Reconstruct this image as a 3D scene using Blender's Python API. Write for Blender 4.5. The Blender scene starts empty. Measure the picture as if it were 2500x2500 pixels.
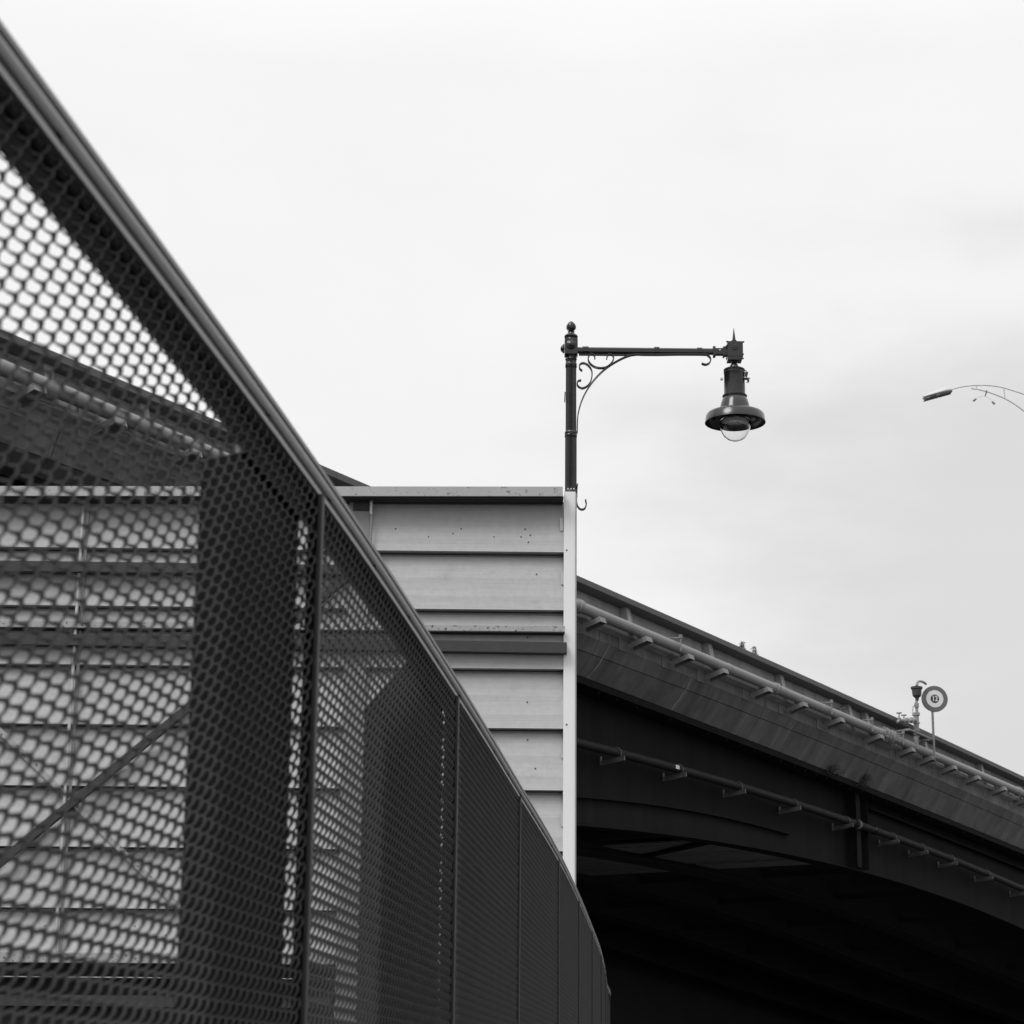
import bpy, math, random
import numpy as np
from mathutils import Vector, Matrix, noise

random.seed(7)
sc = bpy.context.scene
col = sc.collection
PI = math.pi

# ------------------------------------------------------------------ camera
FPX = 5200.0
PITCH = math.atan(1400 / 5200)
ROLL = 0.0097
EYE = Vector((0, 0, 1.6))
FW = Vector((0, math.cos(PITCH), math.sin(PITCH)))
R0 = Vector((1, 0, 0)); U0 = Vector((0, -math.sin(PITCH), math.cos(PITCH)))
RT = math.cos(ROLL) * R0 + math.sin(ROLL) * U0
UP = math.cos(ROLL) * U0 - math.sin(ROLL) * R0
cam_data = bpy.data.cameras.new('camera')
cam = bpy.data.objects.new('camera', cam_data)
col.objects.link(cam)
cam_data.sensor_width = 24.0
cam_data.lens = 24.0 * FPX / 2500
cam_data.clip_start = 0.05
cam_data.clip_end = 3000
cam_data.dof.use_dof = True
cam_data.dof.focus_distance = 24.0
cam_data.dof.aperture_fstop = 4.5
cam.matrix_world = Matrix((
    (RT.x, UP.x, -FW.x, EYE.x), (RT.y, UP.y, -FW.y, EYE.y), (RT.z, UP.z, -FW.z, EYE.z), (0, 0, 0, 1)))
sc.camera = cam

# ------------------------------------------------------------------ world: overcast daylight
SUN_EL, SUN_AZ = math.radians(49), math.radians(222)
world = bpy.data.worlds.new('World'); sc.world = world
world.use_nodes = True
nt = world.node_tree; nt.nodes.clear()
def N(t, **k):
    n = nt.nodes.new(t)
    for a, b in k.items(): setattr(n, a, b)
    return n
def L(a, b): nt.links.new(a, b)
def MATH(op, a, b=None, clamp=False):
    m = N('ShaderNodeMath', operation=op, use_clamp=clamp)
    for i, v in enumerate((a, b)):
        if v is None: continue
        if isinstance(v, (int, float)): m.inputs[i].default_value = v
        else: L(v, m.inputs[i])
    return m.outputs[0]
out = N('ShaderNodeOutputWorld'); bg = N('ShaderNodeBackground'); L(bg.outputs[0], out.inputs[0])
sky = N('ShaderNodeTexSky', sky_type='NISHITA', sun_disc=False, sun_elevation=SUN_EL, sun_rotation=SUN_AZ)
bw = N('ShaderNodeRGBToBW'); L(sky.outputs[0], bw.inputs[0])
tc = N('ShaderNodeTexCoord')
sep = N('ShaderNodeSeparateXYZ'); L(tc.outputs['Generated'], sep.inputs[0])
mp = N('ShaderNodeMapping'); mp.inputs['Scale'].default_value = (1.0, 1.0, 2.4); mp.inputs['Location'].default_value = (0.35, 0.0, 0.46)
L(tc.outputs['Generated'], mp.inputs[0])
n1 = N('ShaderNodeTexNoise'); n1.inputs['Scale'].default_value = 2.6; n1.inputs['Detail'].default_value = 5; n1.inputs['Roughness'].default_value = 0.48
L(mp.outputs[0], n1.inputs['Vector'])
n2 = N('ShaderNodeTexNoise'); n2.inputs['Scale'].default_value = 7; n2.inputs['Detail'].default_value = 6; n2.inputs['Roughness'].default_value = 0.5
L(mp.outputs[0], n2.inputs['Vector'])
# cloud deck: thick cloud is greyer; the whole deck brightens towards the zenith as an overcast sky does
elev = MATH('MAXIMUM', sep.outputs['Z'], 0.0)
up_gain = MATH('ADD', 1.0, MATH('MULTIPLY', MATH('MAXIMUM', MATH('SUBTRACT', elev, 0.45), 0.0), 1.8))
thick = MATH('ADD', MATH('MULTIPLY', n1.outputs[0], 0.58), MATH('MULTIPLY', n2.outputs[0], 0.42))
band = MATH('SUBTRACT', 1.0, MATH('POWER', MATH('ABSOLUTE', MATH('MULTIPLY', MATH('SUBTRACT', sep.outputs['Z'], 0.222), 7.5)), 2.0), True)
east = MATH('MULTIPLY', MATH('MULTIPLY', sep.outputs['X'], 1.6), MATH('ADD', MATH('MULTIPLY', band, 0.86), 0.14))               # the deck thickens slowly towards the east
tsum = MATH('ADD', thick, east)
rmp = N('ShaderNodeMapRange', interpolation_type='SMOOTHSTEP')
L(tsum, rmp.inputs[0])
rmp.inputs[1].default_value = 0.54; rmp.inputs[2].default_value = 0.86; rmp.inputs[3].default_value = 0.0; rmp.inputs[4].default_value = 1.0
soft = MATH('MULTIPLY', MATH('SUBTRACT', thick, 0.5), 1.6)
cloud = MATH('SUBTRACT', MATH('SUBTRACT', 9.15, soft), MATH('MULTIPLY', rmp.outputs[0], 1.85))
base = MATH('MULTIPLY', cloud, up_gain)
tot = MATH('ADD', base, MATH('MULTIPLY', bw.outputs[0], 0.004))
cmb = N('ShaderNodeCombineColor')
for i in range(3): L(tot, cmb.inputs[i])
L(cmb.outputs[0], bg.inputs[0]); bg.inputs[1].default_value = 0.1

sun_d = bpy.data.lights.new('sun', 'SUN'); sun_d.energy = 1.5; sun_d.angle = math.radians(24)
sun_d.color = (1, 1, 1)
sun = bpy.data.objects.new('sun', sun_d); col.objects.link(sun)
sd = Vector((math.sin(SUN_AZ) * math.cos(SUN_EL), math.cos(SUN_AZ) * math.cos(SUN_EL), math.sin(SUN_EL)))
sun.rotation_euler = sd.to_track_quat('Z', 'Y').to_euler()
sun.location = (0, 0, 60)
sc.view_settings.view_transform = 'Standard'; sc.view_settings.look = 'None'
sc.view_settings.exposure = 0; sc.view_settings.gamma = 1; sc.view_settings.use_curve_mapping = False
sc.render.engine = 'CYCLES'
sc.cycles.max_bounces = 6

# ------------------------------------------------------------------ materials
def mat(name, base, rough=0.6, metal=0.0, var=0.12, scale=6.0, bump=0.0, bscale=60.0, spec=0.5,
        streak=0.0, sscale=(1, 1, 1), spots=0.0, spot_scale=30, spot_col=0.05, rot=0.0, soft=0.05):
    m = bpy.data.materials.new(name); m.use_nodes = True
    t = m.node_tree; t.nodes.clear()
    def n(ty, **k):
        q = t.nodes.new(ty)
        for a, b in k.items(): setattr(q, a, b)
        return q
    o = n('ShaderNodeOutputMaterial'); b = n('ShaderNodeBsdfPrincipled'); t.links.new(b.outputs[0], o.inputs[0])
    b.inputs['Roughness'].default_value = rough; b.inputs['Metallic'].default_value = metal
    b.inputs['Specular IOR Level'].default_value = spec
    g = n('ShaderNodeNewGeometry')
    nz = n('ShaderNodeTexNoise'); nz.inputs['Scale'].default_value = scale; nz.inputs['Detail'].default_value = 7; nz.inputs['Roughness'].default_value = 0.6
    t.links.new(g.outputs['Position'], nz.inputs['Vector'])
    def mth(op, a, c=None, clamp=False):
        q = n('ShaderNodeMath', operation=op, use_clamp=clamp)
        for i, v in enumerate((a, c)):
            if v is None: continue
            if isinstance(v, (int, float)): q.inputs[i].default_value = v
            else: t.links.new(v, q.inputs[i])
        return q.outputs[0]
    val = mth('MULTIPLY', mth('ADD', mth('MULTIPLY', mth('SUBTRACT', nz.outputs[0], 0.5), var * 4), 1.0), base)
    if streak:
        rv = n('ShaderNodeVectorRotate', rotation_type='Z_AXIS'); rv.inputs['Angle'].default_value = rot
        t.links.new(g.outputs['Position'], rv.inputs['Vector'])
        mpn = n('ShaderNodeMapping'); mpn.inputs['Scale'].default_value = sscale
        t.links.new(rv.outputs[0], mpn.inputs[0])
        s = n('ShaderNodeTexNoise'); s.inputs['Scale'].default_value = 1.0; s.inputs['Detail'].default_value = 6; s.inputs['Roughness'].default_value = 0.65
        t.links.new(mpn.outputs[0], s.inputs['Vector'])
        val = mth('MULTIPLY', val, mth('ADD', 1.0, mth('MULTIPLY', mth('SUBTRACT', s.outputs[0], 0.5), streak * 4)))
    if spots:
        s = n('ShaderNodeTexNoise'); s.inputs['Scale'].default_value = spot_scale; s.inputs['Detail'].default_value = 5; s.inputs['Roughness'].default_value = 0.7
        t.links.new(g.outputs['Position'], s.inputs['Vector'])
        r = n('ShaderNodeMapRange', interpolation_type='SMOOTHSTEP'); t.links.new(s.outputs[0], r.inputs[0])
        r.inputs[1].default_value = 0.75 - spots * 0.3; r.inputs[2].default_value = 0.75 + soft - spots * 0.3
        mx = n('ShaderNodeMix', data_type='FLOAT'); t.links.new(r.outputs[0], mx.inputs[0]); t.links.new(val, mx.inputs[2]); mx.inputs[3].default_value = spot_col
        val = mx.outputs[0]
    val = mth('MAXIMUM', val, 0.001)
    c = n('ShaderNodeCombineColor')
    for i in range(3): t.links.new(val, c.inputs[i])
    t.links.new(c.outputs[0], b.inputs['Base Color'])
    rr = mth('ADD', rough, mth('MULTIPLY', mth('SUBTRACT', nz.outputs[0], 0.5), 0.3), True)
    t.links.new(rr, b.inputs['Roughness'])
    if bump:
        bn = n('ShaderNodeTexNoise'); bn.inputs['Scale'].default_value = bscale; bn.inputs['Detail'].default_value = 4
        t.links.new(g.outputs['Position'], bn.inputs['Vector'])
        bp = n('ShaderNodeBump'); bp.inputs['Strength'].default_value = bump; bp.inputs['Distance'].default_value = 0.01
        t.links.new(bn.outputs[0], bp.inputs['Height']); t.links.new(bp.outputs[0], b.inputs['Normal'])
    return m

M = {
 'mesh':   mat('fence_mesh_paint', 0.047, 0.8, 0, 0.10, 8, 0.15, 90, spec=0.05),
 'rail':   mat('fence_rail_paint', 0.22, 0.55, 0, 0.06, 10, 0.1, 120),
 'post':   mat('fence_post_paint', 0.026, 0.6, 0, 0.10, 10),
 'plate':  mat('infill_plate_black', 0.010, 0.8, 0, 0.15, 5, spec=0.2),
 'siding': mat('siding_metal', 0.45, 0.55, 0, 0.08, 14, 0.10, 30, streak=0.10, sscale=(1.0, 2, 110), spots=0.62, spot_scale=3.2, spot_col=0.35, soft=0.22),
 'siding2': mat('siding_metal_worn', 0.44, 0.58, 0, 0.09, 18, 0.10, 30, streak=0.10, sscale=(2.5, 2, 110), spots=0.70, spot_scale=4.5, spot_col=0.33, soft=0.20),
 'cap':    mat('cap_flashing', 0.40, 0.55, 0, 0.06, 3, spots=0.56, spot_scale=24, spot_col=0.16),
 'trim':   mat('white_corner_trim', 0.80, 0.45, 0, 0.015, 2),
 'dirty':  mat('weathered_flange', 0.36, 0.7, 0, 0.12, 6, spots=0.62, spot_scale=30, spot_col=0.08),
 'beam':   mat('old_steel_beam', 0.045, 0.75, 0, 0.20, 9, 0.3, 40, spots=0.30, spot_scale=40, spot_col=0.19),
 'galv':   mat('galvanised', 0.5, 0.45, 0.3, 0.1, 12),
 'pilaster': mat('pilaster_metal', 0.27, 0.6, 0, 0.10, 4, streak=0.14, sscale=(14, 3, 1.2)),
 'dark':   mat('dark_interior_and_shade', 0.03, 0.9, 0, 0.1, 3),
 'lamp':   mat('lamp_gloss_black', 0.012, 0.20, 0, 0.14, 14, 0.06, 90, spec=0.6),
 'lampd':  mat('lamp_dark_inside', 0.02, 0.45, 0, 0.1, 10),
 'rust':   mat('scratched_paint', 0.13, 0.6, 0, 0.25, 20),
 'lens':   mat('lens_grid', 0.75, 0.35, 0, 0.15, 30),
 'chrome': mat('bright_latch', 0.55, 0.25, 0.9, 0.08, 20),
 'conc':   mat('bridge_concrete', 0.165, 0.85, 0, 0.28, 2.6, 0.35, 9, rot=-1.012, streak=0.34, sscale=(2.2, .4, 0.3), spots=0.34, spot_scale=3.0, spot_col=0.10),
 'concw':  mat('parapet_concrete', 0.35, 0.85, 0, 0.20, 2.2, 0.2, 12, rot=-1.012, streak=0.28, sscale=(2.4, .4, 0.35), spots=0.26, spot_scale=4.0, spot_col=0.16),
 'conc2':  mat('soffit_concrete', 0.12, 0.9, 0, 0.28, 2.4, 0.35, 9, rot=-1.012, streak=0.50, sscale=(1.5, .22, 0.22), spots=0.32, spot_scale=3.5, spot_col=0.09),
 'capc':   mat('bridge_cap', 0.105, 0.75, 0, 0.08, 2.5, streak=0.06, sscale=(1, 1, 1)),
 'lime':   mat('lime_runs', 0.26, 0.9, 0, 0.35, 9),
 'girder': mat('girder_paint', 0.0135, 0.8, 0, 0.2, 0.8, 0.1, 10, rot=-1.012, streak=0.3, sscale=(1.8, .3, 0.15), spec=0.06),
 'girder2': mat('girder_inner_lightened', 0.05, 0.9, 0, 0.15, 1.0, spec=0.05),  # girder paint lightened to stand in for bounce light missing underneath
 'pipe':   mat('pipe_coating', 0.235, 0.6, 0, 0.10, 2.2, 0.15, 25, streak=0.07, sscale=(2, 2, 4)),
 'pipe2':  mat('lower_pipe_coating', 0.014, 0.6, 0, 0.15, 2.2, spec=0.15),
 'brk':    mat('bracket_steel', 0.21, 0.65, 0, 0.08, 5),
 'brk2':   mat('bracket_galvanised', 0.15, 0.6, 0, 0.16, 6),
 'plank':  mat('plank_wood', 0.22, 0.85, 0, 0.2, 3, streak=0.25, sscale=(3, 9, 1)),
 'signw':  mat('sign_white', 0.68, 0.5, 0, 0.03, 3),
 'signg':  mat('sign_ring', 0.115, 0.5, 0, 0.03, 3),
 'signk':  mat('sign_dark', 0.035, 0.5, 0, 0.05, 3),
 'valve':  mat('valve_paint', 0.26, 0.55, 0, 0.12, 5),
 'valved': mat('valve_dark', 0.04, 0.55, 0, 0.1, 5),
 'weed':   mat('weed_leaves', 0.16, 0.8, 0, 0.2, 20),
 'weedd':  mat('dark_weed_leaves', 0.09, 0.8, 0, 0.2, 20),
 'hwy':    mat('highway_lamp_grey', 0.52, 0.5, 0, 0.06, 2),
 'hwyd':   mat('highway_lamp_lens', 0.07, 0.5, 0, 0.1, 4),
 'ground': mat('asphalt', 0.05, 0.9, 0, 0.18, 1.5, 0.4, 60),
 'stone':  mat('abutment_stone', 0.06, 0.95, 0, 0.2, 0.6, 0.2, 4),
 'deck':   mat('ramp_deck', 0.10, 0.9, 0, 0.12, 2),
}
g = bpy.data.materials.new('clear_glass'); g.use_nodes = True
b = g.node_tree.nodes['Principled BSDF']
b.inputs['Base Color'].default_value = (1, 1, 1, 1); b.inputs['Roughness'].default_value = 0.02
b.inputs['Transmission Weight'].default_value = 1.0; b.inputs['IOR'].default_value = 1.45
M['glass'] = g

# ------------------------------------------------------------------ mesh helpers
class MB:
    def __init__(s): s.v = []; s.f = []
    def add(s, vs, fs):
        o = len(s.v); s.v += [tuple(p) for p in vs]; s.f += [tuple(i + o for i in q) for q in fs]; return s
    def box(s, c, h, ax=None):
        c = Vector(c)
        ax = ax or (Vector((1, 0, 0)), Vector((0, 1, 0)), Vector((0, 0, 1)))
        vs = [c + ax[0] * (h[0] * i) + ax[1] * (h[1] * j) + ax[2] * (h[2] * k) for i in (-1, 1) for j in (-1, 1) for k in (-1, 1)]
        return s.add(vs, [(0, 1, 3, 2), (4, 6, 7, 5), (0, 4, 5, 1), (2, 3, 7, 6), (0, 2, 6, 4), (1, 5, 7, 3)])
    def bbox(s, c, h, ax=None, bev=0.01):
        """box with chamfered long edges (prism of an octagon along ax[0])"""
        c = Vector(c); ax = ax or (Vector((1, 0, 0)), Vector((0, 1, 0)), Vector((0, 0, 1)))
        a, b_ = h[1], h[2]; e = bev
        prof = [(a, b_ - e), (a - e, b_), (-a + e, b_), (-a, b_ - e), (-a, -b_ + e), (-a + e, -b_), (a - e, -b_), (a, -b_ + e)]
        vs = [c + ax[0] * (x * h[0]) + ax[1] * p + ax[2] * q for x in (-1, 1) for p, q in prof]
        fs = [tuple(range(7, -1, -1)), tuple(range(8, 16))] + [(i, (i + 1) % 8, 8 + (i + 1) % 8, 8 + i) for i in range(8)]
        return s.add(vs, fs)
    def lathe(s, prof, o, axis=Vector((0, 0, 1)), n=24, flute=0.0, nf=0, xdir=None):
        o = Vector(o); axis = axis.normalized()
        x = (xdir or (Vector((1, 0, 0)) if abs(axis.x) < .9 else Vector((0, 1, 0))))
        x = (x - axis * x.dot(axis)).normalized(); y = axis.cross(x)
        vs = []
        for r, z in prof:
            for i in range(n):
                a = 2 * PI * i / n
                rr = r * (1 - flute * (0.5 + 0.5 * math.cos(nf * a))) if nf else r
                vs.append(o + x * (rr * math.cos(a)) + y * (rr * math.sin(a)) + axis * z)
        fs = [(k * n + i, k * n + (i + 1) % n, (k + 1) * n + (i + 1) % n, (k + 1) * n + i) for k in range(len(prof) - 1) for i in range(n)]
        fs += [tuple(range(n - 1, -1, -1)), tuple((len(prof) - 1) * n + i for i in range(n))]
        return s.add(vs, fs)
    def tube(s, pts, r, n=8):
        pts = [Vector(p) for p in pts]; vs = []
        rs = r if isinstance(r, (list, tuple)) else [r] * len(pts)
        ref = None
        for k, p in enumerate(pts):
            d = (pts[min(k + 1, len(pts) - 1)] - pts[max(k - 1, 0)]).normalized()
            if ref is None: ref = Vector((0, 0, 1)) if abs(d.z) < .9 else Vector((1, 0, 0))
            x = (ref - d * ref.dot(d)).normalized(); ref = x; y = d.cross(x)
            vs += [p + x * (rs[k] * math.cos(2 * PI * i / n)) + y * (rs[k] * math.sin(2 * PI * i / n)) for i in range(n)]
        fs = [(k * n + i, k * n + (i + 1) % n, (k + 1) * n + (i + 1) % n, (k + 1) * n + i) for k in range(len(pts) - 1) for i in range(n)]
        fs += [tuple(range(n - 1, -1, -1)), tuple((len(pts) - 1) * n + i for i in range(n))]
        return s.add(vs, fs)
    def strap(s, pts, wdir, w, t):
        """flat bar following pts; wide along wdir (half width w), half thickness t"""
        pts = [Vector(p) for p in pts]; wdir = wdir.normalized(); vs = []
        for k, p in enumerate(pts):
            d = (pts[min(k + 1, len(pts) - 1)] - pts[max(k - 1, 0)]).normalized()
            q = d.cross(wdir).normalized()
            vs += [p + wdir * (w * a) + q * (t * c) for a, c in ((1, 1), (-1, 1), (-1, -1), (1, -1))]
        fs = [(k * 4 + i, k * 4 + (i + 1) % 4, (k + 1) * 4 + (i + 1) % 4, (k + 1) * 4 + i) for k in range(len(pts) - 1) for i in range(4)]
        e = (len(pts) - 1) * 4
        return s.add(vs, fs + [(3, 2, 1, 0), (e, e + 1, e + 2, e + 3)])
    def sweep(s, rings, closed=True):
        """rings: list of equally long lists of points"""
        n = len(rings[0]); vs = [p for r in rings for p in r]
        m = n if closed else n - 1
        fs = [(k * n + i, k * n + (i + 1) % n, (k + 1) * n + (i + 1) % n, (k + 1) * n + i) for k in range(len(rings) - 1) for i in range(m)]
        if closed: fs += [tuple(range(n - 1, -1, -1)), tuple((len(rings) - 1) * n + i for i in range(n))]
        return s.add(vs, fs)
    def mesh(s, name, smooth=False):
        me = bpy.data.meshes.new(name); me.from_pydata(s.v, [], s.f); me.validate()
        import bmesh
        bm = bmesh.new(); bm.from_mesh(me); bmesh.ops.recalc_face_normals(bm, faces=bm.faces); bm.to_mesh(me); bm.free()
        if smooth:
            me.polygons.foreach_set('use_smooth', [True] * len(me.polygons))
            me.set_sharp_from_angle(angle=math.radians(38))
        return me
    def build(s, name, m, parent=None, smooth=False):
        me = s.mesh(name, smooth); me.materials.append(m)
        return link(name, me, parent)
def link(name, me, parent=None):
    o = bpy.data.objects.new(name, me); col.objects.link(o)
    if parent is not None:
        o.parent = parent
        pw = parent['_w'] if '_w' in parent else (0, 0, 0)
        o.location = (-pw[0], -pw[1], -pw[2])
        o['_w'] = (0.0, 0.0, 0.0)
    return o
def thing(name, label, cat, loc=(0, 0, 0), group=None):
    o = bpy.data.objects.new(name, None); col.objects.link(o); o.location = loc
    o['_w'] = tuple(loc); o['label'] = label; o['category'] = cat; o.empty_display_size = 0.2
    if group: o['group'] = group
    return o
def copy_at(src, parent, loc, rot=None):
    c = src.copy(); col.objects.link(c); c.parent = parent
    c.location = Vector(loc)
    if rot is not None: c.rotation_euler = rot
    return c

def ray(x, y): return FW * FPX + RT * (x - 1250) + UP * (1250 - y)
def at_y(x, y, Y): r = ray(x, y); return EYE + r * (Y / r.y)
def at_z(x, y, z): r = ray(x, y); return EYE + r * ((z - EYE.z) / r.z)
def curve(pts, n=8):
    """Catmull-Rom through pts"""
    P = [Vector(p) for p in pts]; P = [P[0] * 2 - P[1]] + P + [P[-1] * 2 - P[-2]]; o = []
    for i in range(1, len(P) - 2):
        for k in range(n):
            t = k / n; a, b_, c, d = P[i - 1], P[i], P[i + 1], P[i + 2]
            o.append(0.5 * ((2 * b_) + (c - a) * t + (2 * a - 5 * b_ + 4 * c - d) * t * t + (3 * b_ - a - 3 * c + d) * t ** 3))
    return o + [P[-2]]
X, Y_, Z = Vector((1, 0, 0)), Vector((0, 1, 0)), Vector((0, 0, 1))

# ------------------------------------------------------------------ ground
gm = MB(); gm.add([(-1500, -1500, 0), (1500, -1500, 0), (1500, 1500, 0), (-1500, 1500, 0)], [(0, 1, 2, 3)])
go = gm.build('ground', M['ground']); go['kind'] = 'structure'

# ------------------------------------------------------------------ fence along the ramp
FTOP = 3.35
FP = [(-1.36, -0.45), (-0.972, 2.62), (-0.572, 5.967), (-0.250, 9.256), (0.045, 12.605), (0.363, 16.30), (0.636, 19.933),
      (0.915, 23.97), (1.200, 28.3), (1.47, 33.0), (1.74, 38.2), (2.0, 43.0), (1.75, 47.5), (1.0, 51.5)]
fence = thing('mesh_fence', 'long dark expanded metal fence with grooved top rail, curving past the building corner', 'fence', (-0.97, 2.62, 0))
pathf = curve([(x, y, 0) for x, y in FP], 6)
# top rail, one length per bay, profile (outward offset, height)
RP0 = [(0.000, 0.000), (0.034, 0.000), (0.040, -0.003), (0.040, -0.016), (0.028, -0.018), (0.028, -0.030), (0.042, -0.032), (0.046, -0.040),
      (0.047, -0.047), (0.046, -0.054), (0.042, -0.062), (0.028, -0.064), (0.028, -0.078), (0.042, -0.080), (0.044, -0.098), (-0.022, -0.098), (-0.022, 0.000)]
RP = [(p - 0.032, q) for p, q in RP0]
def pnorm(i):
    d = (pathf[min(i + 1, len(pathf) - 1)] - pathf[max(i - 1, 0)]); d.z = 0; d.normalize()
    return Vector((d.y, -d.x, 0))
bolt = MB(); bolt.lathe([(0.0, -0.006), (0.0125, -0.006), (0.0125, 0.006), (0.009, 0.011), (0, 0.011)], (0, 0, 0), Vector((0, 0, 1)), 8)
bolt_me = bolt.mesh('bolt'); bolt_me.materials.append(M['plate'])
for k in range(len(FP) - 1):
    rings = []
    for i in range(k * 6, k * 6 + 7):
        nn = pnorm(i); rings.append([pathf[i] + nn * p + Z * (FTOP + q) for p, q in RP])
    rail = MB().sweep(rings).build('top_rail', M['rail'], fence, smooth=False)
    nb = 4
    for j in range(nb):
        t = (j + 0.22) / nb * 6 + k * 6; i = int(t); w = t - i
        p = pathf[i].lerp(pathf[min(i + 1, len(pathf) - 1)], w); nn = pnorm(i)
        bo = bpy.data.objects.new('bolt', bolt_me); col.objects.link(bo); bo.parent = rail
        bo.location = p + nn * 0.001 + Z * (FTOP - 0.071)
        bo.rotation_euler = nn.to_track_quat('Z', 'Y').to_euler()
# expanded metal panel: rows of tilted strands snaking along x, touching their neighbours at the bonds
PV, PA, NC = 0.073, 0.066, 50
PL = PA * NC
def panel_mesh():
    """open metal mesh: sagging strands run from node to node, steep ties climb to the next, half-offset row"""
    nr = 84
    H0 = FTOP - 0.104 - PV / 2 * (nr - 1) - 0.02
    def tubes(c, w, t, dv):
        # c: centre line (k,3); flat strand, w deep (outwards), t thick
        tg = np.gradient(c, axis=0); tg /= np.linalg.norm(tg, axis=1)[:, None]
        dv = np.array(dv); dv = dv[None] - tg * (tg @ dv)[:, None]; dv /= np.linalg.norm(dv, axis=1)[:, None]
        nv = np.cross(tg, dv)
        w = w / 2; t = t / 2
        return np.stack([c + dv * w, c + nv * t, c - dv * w, c - nv * t], 1).reshape(-1, 3)
    u = np.linspace(0, 1, 9)
    sag = -0.0062 * np.sin(PI * u) * (1.3 - .6 * u)
    P = np.stack([u * PA, 0.0045 * np.sin(PI * u), sag], 1)
    u2 = np.linspace(0, 1, 6)
    Q = np.stack([u2 * PA / 2 + 0.003 * np.sin(PI * u2), -0.0060 * np.sin(PI * u2), u2 * PV / 2], 1)
    tp, tq = tubes(P, 0.0100, 0.0045, (0.0, 0.48, 0.87)), tubes(Q, 0.0118, 0.0056, (0.0, -0.90, 0.43))
    def faces(k):
        i = np.arange(k - 1)[:, None] * 4; e = np.arange(4)[None, :]
        return np.stack([i + e, i + (e + 1) % 4, i + 4 + (e + 1) % 4, i + 4 + e], 2).reshape(-1, 4)
    fp, fq = faces(len(P)), faces(len(Q))
    V, F = [], []; off = 0
    for r in range(nr):
        for c in range(NC):
            o = np.array([c * PA + (PA / 2 if r % 2 else 0) - PA / 4, 0, H0 + PV / 2 * r + 0.02])
            V.append(tp + o); F.append(fp + off); off += len(tp)
            if r < nr - 1: V.append(tq + o); F.append(fq + off); off += len(tq)
    V = np.concatenate(V); F = np.concatenate(F)
    me = bpy.data.meshes.new('mesh_panel')
    me.vertices.add(len(V)); me.vertices.foreach_set('co', V.ravel())
    me.loops.add(F.size); me.loops.foreach_set('vertex_index', F.ravel())
    me.polygons.add(len(F)); me.polygons.foreach_set('loop_start', np.arange(len(F)) * 4); me.polygons.foreach_set('loop_total', np.full(len(F), 4))
    me.update(calc_edges=True)
    me.materials.append(M['mesh'])
    return me
pan_me = panel_mesh()
# each bay: a post, the mesh panel, a black plate strip under the rail and a black infill plate low behind the mesh; the far bays' plates are added to darken them
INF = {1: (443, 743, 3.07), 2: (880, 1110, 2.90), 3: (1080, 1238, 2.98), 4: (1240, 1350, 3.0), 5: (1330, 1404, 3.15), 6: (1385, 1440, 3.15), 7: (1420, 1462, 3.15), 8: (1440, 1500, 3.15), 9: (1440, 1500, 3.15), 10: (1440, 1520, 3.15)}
for k in range(len(FP) - 1):
    a = Vector((*FP[k], 0)); b_ = Vector((*FP[k + 1], 0)); d = b_ - a; ln = d.length; d.normalize(); nn = Vector((d.y, -d.x, 0))
    ang = math.atan2(d.y, d.x)
    po = MB()
    pc = a + nn * 0.012
    po.bbox(pc + nn * .006 + Z * (FTOP - 0.10) / 2, ((FTOP - 0.10) / 2, 0.019, 0.0075), (Z, d, nn), 0.003)
    po.build('post', M['post'], fence)
    MB().box(pc - nn * .017 + Z * (FTOP - 0.10) / 2, (0.012, 0.012, (FTOP - 0.10) / 2), (d, nn, Z)).build('post_shade_bar', M['plate'], fence)  # black bar put in for the shaded gap beside the post
    o = link('mesh_panel', pan_me, fence); w = fence['_w']
    o.location = a + nn * 0.004 - Vector(w); o.rotation_euler = (0, 0, ang); o.scale = (ln / PL, 1, 1)
    MB().box((a + b_) / 2 - nn * 0.022 + Z * (FTOP - 0.099 - 0.042), (ln / 2 - 0.003, 0.003, 0.042), (d, nn, Z)).build('edge_plate', M['plate'], fence)
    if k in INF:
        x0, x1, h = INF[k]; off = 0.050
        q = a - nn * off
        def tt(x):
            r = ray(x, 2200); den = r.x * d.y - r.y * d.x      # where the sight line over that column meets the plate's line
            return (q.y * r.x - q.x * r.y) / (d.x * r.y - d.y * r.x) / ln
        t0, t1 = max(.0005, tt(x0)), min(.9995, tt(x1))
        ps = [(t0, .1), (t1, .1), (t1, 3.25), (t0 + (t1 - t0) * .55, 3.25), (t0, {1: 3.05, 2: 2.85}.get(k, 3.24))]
        MB().sweep([[a.lerp(b_, t) - nn * (off + e) + Z * zq for t, zq in ps] for e in (-.004, .004)]).build('infill_plate', M['plate'], fence)

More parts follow.
